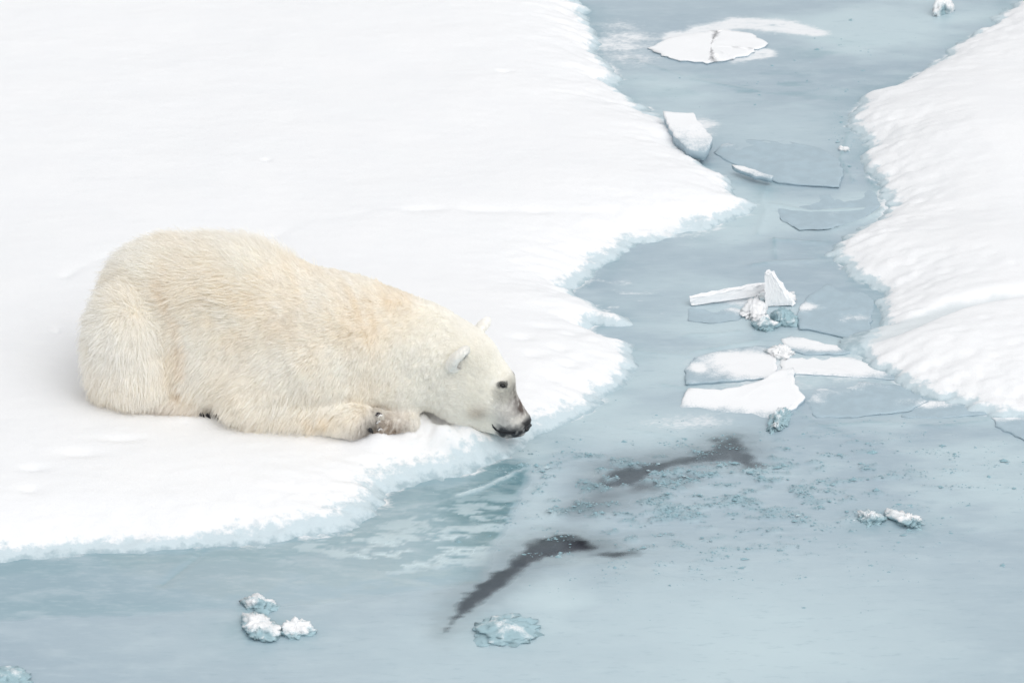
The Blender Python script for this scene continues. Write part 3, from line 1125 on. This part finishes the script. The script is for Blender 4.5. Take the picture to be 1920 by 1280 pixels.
# far side limbs
B.ell((-.54, .20, .25), (.23, .15, .25), .06)
B.cone((.28, .22, .26), (.06, .30, .12), .15, .11, .09)
B.cone((.06, .30, .10), (.50, .02, .07), .095, .075, .05)
B.cone((.50, .02, .07), (.70, -.15, .045), .07, .048, .05)
B.cone((.735, -.185, .030), (.635, -.235, .030), .036, .046, .025)
for (u_, v_) in ((707, 776), (705, 789), (709, 803)):
    B.ell(L(u_, v_, -.262), (.024, .024, .0185), .007)
B.ell((.60, -.05, .165), (.21, .165, .125), .07)
# head
B.ell((.925, .00, .245), (.172, .130, .170), .08)
for sgn in (-1, 1):
    B.ell((.93, sgn * .068, .130), (.13, .07, .120), .06)
B.ell((1.050, .00, .186), (.104, .084, .097), .05)
for sgn in (-1, 1):
    B.ell((1.108, sgn * .050, .196), (.030, .022, .022), .03)
B.cone((1.070, .0, .105), (1.172, .0, .012), .092, .057, .05)
B.ell((1.155, .0, -.005), (.060, .054, .049), .03)
B.cone((.97, .0, .045), (1.115, .0, -.027), .083, .038, .04)
B.grads()
BV, BF = B.mesh()
# keep the paws' undersides out of the snow
BV[:, 2] = np.maximum(BV[:, 2], -.10)


def blob(P, u, v, Y, ru, rz, sx=1.0):
    c = L(u, v, Y)
    return np.exp(-(((P[:, 0] - c[0]) / ru) ** 2 + ((P[:, 2] - c[2]) / rz) ** 2))


def lerp(c, t, f):
    return c + (np.array(t) - c) * f[:, None]


CREAM = (.99, .97, .925)


def coat(P, N):
    """fur colour by place on the body (natural colouring, stains, painted shade in the thigh fold)"""
    c = np.tile(np.array(CREAM), (len(P), 1))
    n1 = fbm(P[:, 0] + P[:, 1] * .6, P[:, 2] + P[:, 1] * .5, .22, 4, 41)
    n2 = fbm(P[:, 0] * 1.3 + P[:, 1], P[:, 2] - P[:, 1] * .4, .05, 3, 42)
    n3 = fbm(P[:, 0] * 1.1 + P[:, 1] * .8, P[:, 2] - P[:, 1] * .3, .014, 2, 43)
    c = lerp(c, (.975, .93, .845), np.clip(.35 + .6 * n1 + .25 * n2, 0, 1) * .75 * sstep(.95, .55, P[:, 0]))
    c = lerp(c, (.99, .978, .94), sstep(.55, .9, P[:, 0]) * .7)                       # paler neck and head
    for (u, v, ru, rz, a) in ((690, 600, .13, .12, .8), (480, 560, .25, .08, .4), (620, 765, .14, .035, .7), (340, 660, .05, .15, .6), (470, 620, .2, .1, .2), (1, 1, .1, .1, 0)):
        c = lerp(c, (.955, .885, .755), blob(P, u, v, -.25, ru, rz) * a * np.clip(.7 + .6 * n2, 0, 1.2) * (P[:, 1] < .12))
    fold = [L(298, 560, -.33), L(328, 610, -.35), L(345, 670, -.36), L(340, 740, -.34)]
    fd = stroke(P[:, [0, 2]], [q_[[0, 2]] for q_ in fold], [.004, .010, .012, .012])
    c = lerp(c, (.90, .82, .70), sstep(.026, 0, fd) * np.clip(.40 + .5 * n2, 0, .65) * (P[:, 1] < -.1))  # tan fold stain that also paints the crease's shade into the coat
    c = lerp(c, (.985, .975, .95), blob(P, 255, 650, -.3, .19, .2) * .75 * (P[:, 1] < 0))  # greyish haunch
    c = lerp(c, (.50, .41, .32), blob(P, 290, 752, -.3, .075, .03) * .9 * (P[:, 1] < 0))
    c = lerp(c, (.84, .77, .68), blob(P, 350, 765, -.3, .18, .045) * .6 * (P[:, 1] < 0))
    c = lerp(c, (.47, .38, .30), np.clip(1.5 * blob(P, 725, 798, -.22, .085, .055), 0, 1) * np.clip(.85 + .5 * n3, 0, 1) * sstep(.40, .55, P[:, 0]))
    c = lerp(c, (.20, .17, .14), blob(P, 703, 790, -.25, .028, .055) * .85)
    # face
    face = sstep(.99, 1.10, P[:, 0])
    m = blob(P, 955, 775, -.06, .055, .085) * face
    c = lerp(c, (.80, .785, .765), np.clip(m * (1.0 + .5 * n2), 0, 1) * .85)
    br = np.exp(-(P[:, 1] / .035) ** 2) * sstep(.205, .15, P[:, 2]) * sstep(.03, .065, P[:, 2]) * face * sstep(1.08, 1.13, P[:, 0])
    c = lerp(c, (.16, .11, .085), np.clip(br * (.85 + .3 * n2 + .55 * n3), 0, 1) * .85)
    lowm = sstep(.028, -.012, P[:, 2] + .012 * n2 + .010 * n3) * sstep(1.075, 1.125, P[:, 0])
    c = lerp(c, (.055, .065, .08), np.clip(lowm * (.85 + .3 * n2 + .45 * n3), 0, 1) * .95)
    tip = sstep(1.195, 1.222, P[:, 0] + .008 * n2 + .006 * n3) * sstep(.05, .02, P[:, 2])
    c = lerp(c, (.05, .05, .055), tip * .9)
    e = hit_eye
    ed = np.sqrt(((P[:, 0] - e[0] - .003) * .85) ** 2 + ((P[:, 2] - e[2] - .001) * 1.35) ** 2 + (.8 * (np.abs(P[:, 1]) - abs(e[1]))) ** 2)
    c = lerp(c, (.03, .03, .035), sstep(.026, .014, ed + .004 * n3) * .9)
    ed2 = np.sqrt((P[:, 0] - e[0] - .01) ** 2 + ((P[:, 2] - e[2] + .035) * 1.0) ** 2)
    c = lerp(c, (.62, .60, .53), sstep(.07, .03, ed2) * .35)
    lips = blob(P, 905, 768, -.06, .035, .03)
    c = lerp(c, (.66, .58, .47), lips * .4)
    return np.clip(c, 0, 1)


bvh = BVHTree.FromPolygons([Vector(p) for p in BV], [tuple(f) for f in BF])
_o = to_local(CAM)
hit_eye = np.array(bvh.ray_cast(Vector(_o), Vector(to_local(CAM + ray(943, 723)) - _o).normalized())[0])
body_me = mesh_np('body', BV, BF, True)
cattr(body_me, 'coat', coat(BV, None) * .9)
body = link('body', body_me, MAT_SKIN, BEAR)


def hit(u, v, push=0.0):
    """point of the bear's surface seen at (u, v), its normal"""
    o = to_local(CAM)
    d = to_local(CAM + ray(u, v)) - o
    loc, nor, _, _ = bvh.ray_cast(Vector(o), Vector(d).normalized())
    if loc is None:
        return None, None
    return np.array(loc + nor * push), np.array(nor)


def frame_from(n_, up_=(0, 0, 1)):
    n_ = np.array(n_, float)
    n_ /= np.linalg.norm(n_)
    x = np.cross(up_, n_)
    x /= np.linalg.norm(x)
    return x, np.cross(n_, x), n_


def blob_mesh(name, c, axes, r, mat, parent, res=14, wob=.0, seed=0, power=1.0):
    """small rounded solid with its own axes"""
    V, F = [], []
    n = res * 2
    for j in range(res + 1):
        ph = math.pi * (j / res - .5)
        for i in range(n):
            a = 2 * math.pi * i / n
            p = np.array([math.cos(ph) * math.cos(a), math.cos(ph) * math.sin(a), math.sin(ph)])
            p = np.sign(p) * np.abs(p) ** power
            k = 1 + wob * float(fbm(np.array([p[0] + seed + p[2] * .5]), np.array([p[1] - p[2] * .4]), .7, 3, seed)[0]) if wob else 1
            V.append(np.array(axes[0]) * p[0] * r[0] * k + np.array(axes[1]) * p[1] * r[1] * k + np.array(axes[2]) * p[2] * r[2] * k)
    for j in range(res):
        for i in range(n):
            F.append((j * n + i, j * n + (i + 1) % n, (j + 1) * n + (i + 1) % n, (j + 1) * n + i))
    o = link(name, mesh_np(name, V, F, True), mat, parent)
    o.location = c
    return o


# eyes
for sgn in (1, -1):
    p, n_ = hit(943, 723)
    p = p * np.array([1, sgn, 1]); n_ = n_ * np.array([1, sgn, 1])
    fz_ = n_ / np.linalg.norm(n_)
    fx = np.array([.9, -.30 * sgn, -.12]); fx -= fz_ * (fx @ fz_); fx /= np.linalg.norm(fx)
    fy = np.cross(fz_, fx)
    e = blob_mesh('eye', p - fz_ * .0035, (fx, fy, fz_), (.0150, .0095, .011), MAT_EYE, BEAR, 12)
    rimn = blob_mesh('eyelid', (0, 0, 0), (fx, fy, fz_), (.0185, .0115, .0055), MAT_BLACK, e, 10, .15, 3)

# nose leather with nostrils
ha = np.array([.72, 0, -.69])                      # the way the face points
hu = np.array([.69, 0, .72])
nc = L(980, 800, -.012)
nose = blob_mesh('nose', (nc[0] + .002, 0, nc[2]), (np.array([.93, 0, -.36]), np.array([0, 1, 0]), np.array([.36, 0, .93])), (.029, .036, .025), MAT_BLACK, BEAR, 14, .06, 5, .85)
for sgn in (1, -1):
    blob_mesh('nostril', np.array([.018, sgn * .021, -.004]), (np.array([1., 0, 0]), np.array([0, 1., 0]), np.array([0, 0, 1.])), (.012, .012, .009), MAT_EYE, nose, 8)


def tube(name, pts, rad, mat, parent, sides=8):
    pts = np.array(pts)
    V, F = [], []
    n = len(pts)
    for i in range(n):
        t = pts[min(i + 1, n - 1)] - pts[max(i - 1, 0)]
        x, y, _ = frame_from(t, (.3, 1, .2))
        for k in range(sides):
            a = 2 * math.pi * k / sides
            V.append(pts[i] + (x * math.cos(a) + y * math.sin(a)) * rad[i])
    for i in range(n - 1):
        for k in range(sides):
            F.append((i * sides + k, i * sides + (k + 1) % sides, (i + 1) * sides + (k + 1) % sides, (i + 1) * sides + k))
    return link(name, mesh_np(name, V, F, True), mat, parent)


lipx = []
for (u, v) in ((923, 794), (925, 799), (930, 804), (938, 809), (948, 811), (958, 811), (966, 810)):
    p, n_ = hit(u, v)
    if p is None:
        p = L(u, v, -.04)
        n_ = np.array([0, -1, 0])
    lipx.append(p + n_ * .002)
for sgn in (1, -1):
    tube('lip', [p * np.array([1, sgn, 1]) for p in lipx], [.002, .004, .005, .006, .006, .006, .005], MAT_BLACK, BEAR)

# ears: cupped, rounded, leaning forward with the lowered head
EARS = []
for sgn in (-1, 1):
    a = np.array([.50, sgn * .42, .76]); a /= np.linalg.norm(a)
    f = np.array([.90, sgn * .22, -.35]); f -= a * (f @ a); f /= np.linalg.norm(f)
    s_ = np.cross(a, f)
    base = L(853, 681, -.128) if sgn < 0 else None
    if sgn < 0:
        eb = base
    bc = eb * np.array([1, -sgn if False else (1 if sgn < 0 else -1), 1])
    E = Field(tuple(bc - .13), tuple(bc + .15), .0055)
    E.ell(bc + a * .054, (.070, .056, .027), .02, [a, s_, f])
    E.ell(bc - a * .005, (.05, .045, .035), .03, [a, s_, f])
    E.ell(bc + a * .054 + f * .026, (.050, .038, .022), .012, [a, s_, f], 'cut')
    E.grads()
    ev, ef = E.mesh()
    em = mesh_np('ear', ev, ef, True)
    dark = sstep(-.002, .008, (ev - bc - a * .05) @ f) * sstep(.040, .028, np.hypot((ev - bc - a * .05) @ s_, (ev - bc - a * .05) @ a * .7))
    ec = lerp(np.tile(np.array((.95, .93, .88)), (len(ev), 1)), (.30, .27, .25), dark * .8)
    cattr(em, 'coat', ec)
    eo = link('ear', em, MAT_SKIN, BEAR)
    EARS.append((eo, E, ev, ef, a, f, s_, bc))

# claws and pads
def claw(c, d, ln, r, parent=BEAR):
    d = np.array(d, float); d /= np.linalg.norm(d)
    pts = [np.array(c) + d * ln * t + np.array([0, 0, -.25 * ln * t * t]) for t in np.linspace(0, 1, 6)]
    return tube('claw', pts, [r, r, r * .9, r * .75, r * .45, r * .1], MAT_BLACK, parent, 8)


for (u, v, Y) in ((376, 775, -.335), (388, 777, -.34), (403, 777, -.335)):
    p = L(u, v, Y)
    claw(p, (.75, -.55, -.1), .035, .0085)
for (u, v, r) in ((709, 778, .021), (707, 790, .021), (711, 803, .020)):
    p, n_ = hit(u, v)
    if p is not None:
        fx, fy, fz_ = frame_from(n_)
        pad = blob_mesh('paw_pad', p, (fx, fy, fz_), (r * .9, r * .6, .007), MAT_PAD, BEAR, 10, .2, 4)
        blob_mesh('snow_clot', fz_ * .005 + fx * .007 - fy * .003, (fx, fy, fz_), (r * .42, r * .24, .004), MAT_CLUMP, pad, 8, .9, 9)
p = L(690, 803, -.33)
claw(p, (.8, -.3, -.2), .03, .011)

# ---- fur
FUR_N = 34000            # tufts
WHORL = L(252, 585, -.36)


def flow(P, N):
    """direction the coat lies"""
    X, Y, Z = P[:, 0], P[:, 1], P[:, 2]
    d = np.zeros_like(P)
    d[:, 0] = -.85
    d[:, 2] = -.35 - 1.1 * sstep(.50, .12, Z)
    # elbow and forearm: hanging
    wa = np.exp(-(((X - .15) / .25) ** 2 + ((Y + .33) / .12) ** 2 + ((Z - .12) / .14) ** 2))
    d = d * (1 - wa[:, None]) + wa[:, None] * np.array([-.35, -.1, -1.0])
    # neck
    wn = sstep(.40, .66, X)[:, None]
    d = d * (1 - wn) + wn * np.array([-.45, 0, -.75])
    # head: from the nose backwards
    wh = sstep(.84, .98, X)[:, None]
    d = d * (1 - wh) + wh * np.array([-.72, 0, .60]) 
    # haunch: radiating from the whorl
    r = P - WHORL
    wq = np.exp(-((X + .57) / .20) ** 4 - ((Z - .24) / .27) ** 4)[:, None] * sstep(-.02, -.12, Y)[:, None]
    rad = r / (np.linalg.norm(r, axis=1, keepdims=True) + .02) + np.array([0, 0, -.55])
    d = d * (1 - wq) + wq * rad
    # rump top: standing up and back
    wr = (sstep(-.15, -.45, X) * sstep(.42, .58, Z))[:, None]
    d = d + wr * np.array([-.1, 0, .25])
    wig = fbm(X + Y * .7, Z * 1.2 + Y * .5, .11, 3, 51)
    wig2 = fbm(X * 1.1 - Y, Z + Y * .3, .11, 3, 52)
    calm = (1 - .7 * sstep(.8, 1.0, X))
    calm = calm * (1 - .4 * sstep(.3, .5, X))
    d[:, 0] += .45 * wig * calm
    d[:, 2] += .45 * wig2 * calm
    # folds behind the shoulder and above it
    d = d - N * (d * N).sum(1, keepdims=True)
    return d / (np.linalg.norm(d, axis=1, keepdims=True) + 1e-6)


def length(P):
    X, Y, Z = P[:, 0], P[:, 1], P[:, 2]
    l = np.full(len(P), .050)
    l = l + .022 * sstep(.45, .60, Z) * sstep(.1, -.3, X)
    l = l + .018 * np.exp(-((X + .5) / .3) ** 2) * sstep(.2, .05, Z)
    l = l * (1 - .45 * sstep(.40, .75, X))
    l = l * (1 - .45 * sstep(.84, .95, X))
    fm = sstep(1.01, 1.10, X)
    l = l * (1 - fm) + .007 * fm
    paw = np.exp(-(((X - .67) / .13) ** 2 + ((Y + .2) / .12) ** 2 + ((Z - .04) / .08) ** 2))
    l = l * (1 - .35 * paw)
    return l


def sample_surface(V, F, wfun, n):
    T = np.vstack([F[:, [0, 1, 2]], F[:, [0, 2, 3]]])
    a, b, c = V[T[:, 0]], V[T[:, 1]], V[T[:, 2]]
    ar = np.linalg.norm(np.cross(b - a, c - a), axis=1) * wfun((a + b + c) / 3)
    cs = np.cumsum(ar)
    t = np.searchsorted(cs, rng.random(n) * cs[-1])
    t = np.clip(t, 0, len(T) - 1)
    u_, v_ = rng.random(n), rng.random(n)
    fl = u_ + v_ > 1
    u_[fl], v_[fl] = 1 - u_[fl], 1 - v_[fl]
    return a[t] + (b[t] - a[t]) * u_[:, None] + (c[t] - a[t]) * v_[:, None]


def grow(name, field, V, F, wfun, tufts, per, lenf, flowf, coatf, parent, radius, lift=(.42, .12), spread=.55, npts=5):
    C = sample_surface(V, F, wfun, tufts)
    C -= field.normal(C) * field.sample(C)[:, None]
    Nc = field.normal(C)
    Lc = lenf(C) * rng.uniform(.8, 1.2, len(C))
    Dc = flowf(C, Nc)
    lift_c = lift[0] + rng.normal(0, lift[1], len(C))
    tipc = C + Lc[:, None] * (Dc * np.cos(lift_c)[:, None] + Nc * np.sin(lift_c)[:, None])
    # strands
    k = np.repeat(np.arange(len(C)), per)
    n = len(k)
    off = rng.normal(0, 1, (n, 3)) * (Lc[k] * .22 + .0015)[:, None]
    Nk = Nc[k]
    off -= Nk * (off * Nk).sum(1, keepdims=True)
    P = C[k] + off
    P -= field.normal(P) * field.sample(P)[:, None]
    N = field.normal(P)
    P -= N * .002
    Ln = Lc[k] * rng.uniform(.65, 1.12, n)
    D = flowf(P, N)
    D += rng.normal(0, .10, (n, 3))
    lf = lift_c[k] + rng.normal(0, .10, n)
    tip = P + Ln[:, None] * (D * np.cos(lf)[:, None] + N * np.sin(lf)[:, None])
    tip = tip * (1 - spread) + (tipc[k] + off * .35) * spread
    pts = np.zeros((n, npts, 3), np.float32)
    for j in range(npts):
        t = j / (npts - 1)
        q_ = P + (tip - P) * t
        q_ = q_ + N * (Ln * .16 * math.sin(math.pi * t))[:, None]
        q_[:, 2] -= Ln * .10 * t * t
        pts[:, j] = q_
    pts[:, :, 2] = np.maximum(pts[:, :, 2], np.minimum(-.002, P[:, 2])[:, None] - .11 * (P[:, 0] > .75)[:, None])
    cv = bpy.data.hair_curves.new(name)
    cv.add_curves([npts] * n)
    cv.points.foreach_set('position', pts.ravel())
    taper = np.interp(np.linspace(0, 1, npts), [0, .25, .5, .75, 1], [1.0, 1.0, .9, .65, .2])
    rr = (radius * (0.6 + .4 * np.clip(Ln / .03, 0, 1.2)))[:, None] * taper[None] * rng.uniform(.7, 1.3, n)[:, None]
    cv.points.foreach_set('radius', rr.astype(np.float32).ravel())
    col = coatf(P, N)
    col = col * rng.uniform(.95, 1.03, n)[:, None] * rng.uniform(.965, 1.03, len(C))[k][:, None]
    a_ = cv.attributes.new('coat', 'FLOAT_COLOR', 'CURVE')
    c4 = np.ones((n, 4), np.float32)
    c4[:, :3] = np.clip(col, 0, 1)
    a_.data.foreach_set('color', c4.ravel())
    o = link(name, cv, MAT_FUR, parent)
    o['kind'] = 'stuff'
    return o


def bare(P):
    """no coat on the nose leather"""
    d = np.sqrt((P[:, 0] - nc[0]) ** 2 + (P[:, 1] * .8) ** 2 + (P[:, 2] - nc[2]) ** 2)
    return np.where(d < .034, 0.0, 1.0)


def dens(P):
    X, Y = P[:, 0], P[:, 1]
    wgt = 1.0 - .8 * sstep(.90, 1.0, X)
    wgt = wgt * np.where((Y > .18) & (P[:, 2] < .3), .15, 1)
    wgt = wgt * np.where(P[:, 2] < -.005, np.where(X < .7, .1, 1), 1)
    return wgt * bare(P)


if FUR:
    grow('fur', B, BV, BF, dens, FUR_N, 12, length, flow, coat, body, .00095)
    grow('fur', B, BV, BF, lambda P: (sstep(.86, .96, P[:, 0]) * (1 + 1.5 * sstep(1.0, 1.08, P[:, 0])) * np.where(P[:, 2] > .5, 0, 1) * bare(P)), 20000, 9,
         lambda P: (lambda l, fm: l * (1 - fm) + .0075 * fm)(.026 * (1 - .35 * sstep(.9, 1.0, P[:, 0])), sstep(1.0, 1.09, P[:, 0])), flow, coat, body, .0008, (.42, .16), .5)
    # long loose guard hairs over the rump, haunch, belly and elbow
    grow('fur', B, BV, BF, lambda P: (sstep(.40, .60, P[:, 2]) * sstep(.2, -.3, P[:, 0]) + .8 * sstep(.25, .08, P[:, 2]) * sstep(.40, .25, P[:, 0]) * (P[:, 1] < -.05)
         + .5 * np.exp(-((P[:, 0] + .56) / .2) ** 2) * (P[:, 1] < -.1)) * np.where(P[:, 2] > .0, 1, 0), 5200, 7,
         lambda P: .075 + .02 * sstep(.45, .6, P[:, 2]), flow, coat, body, .0008, (.55, .22), .6, 6)
    for (eo, E, ev, ef, a, f, s_, bc) in EARS:
        def ecoat(P, N, a=a, f=f, s_=s_, bc=bc):
            r = P - bc - a * .05
            dark = sstep(-.002, .008, r @ f) * sstep(.040, .026, np.hypot(r @ s_, r @ a * .7))
            return lerp(np.tile(np.array((.995, .985, .965)), (len(P), 1)), (.20, .18, .17), dark * .9)
        grow('fur', E, ev, ef, lambda P: np.ones(len(P)), 900, 8, lambda P: np.full(len(P), .011),
             lambda P, N, a=a: (lambda d: d / (np.linalg.norm(d, axis=1, keepdims=True) + 1e-6))(a[None] - N * (N @ a)[:, None]), ecoat, eo, .0008, (.35, .1))
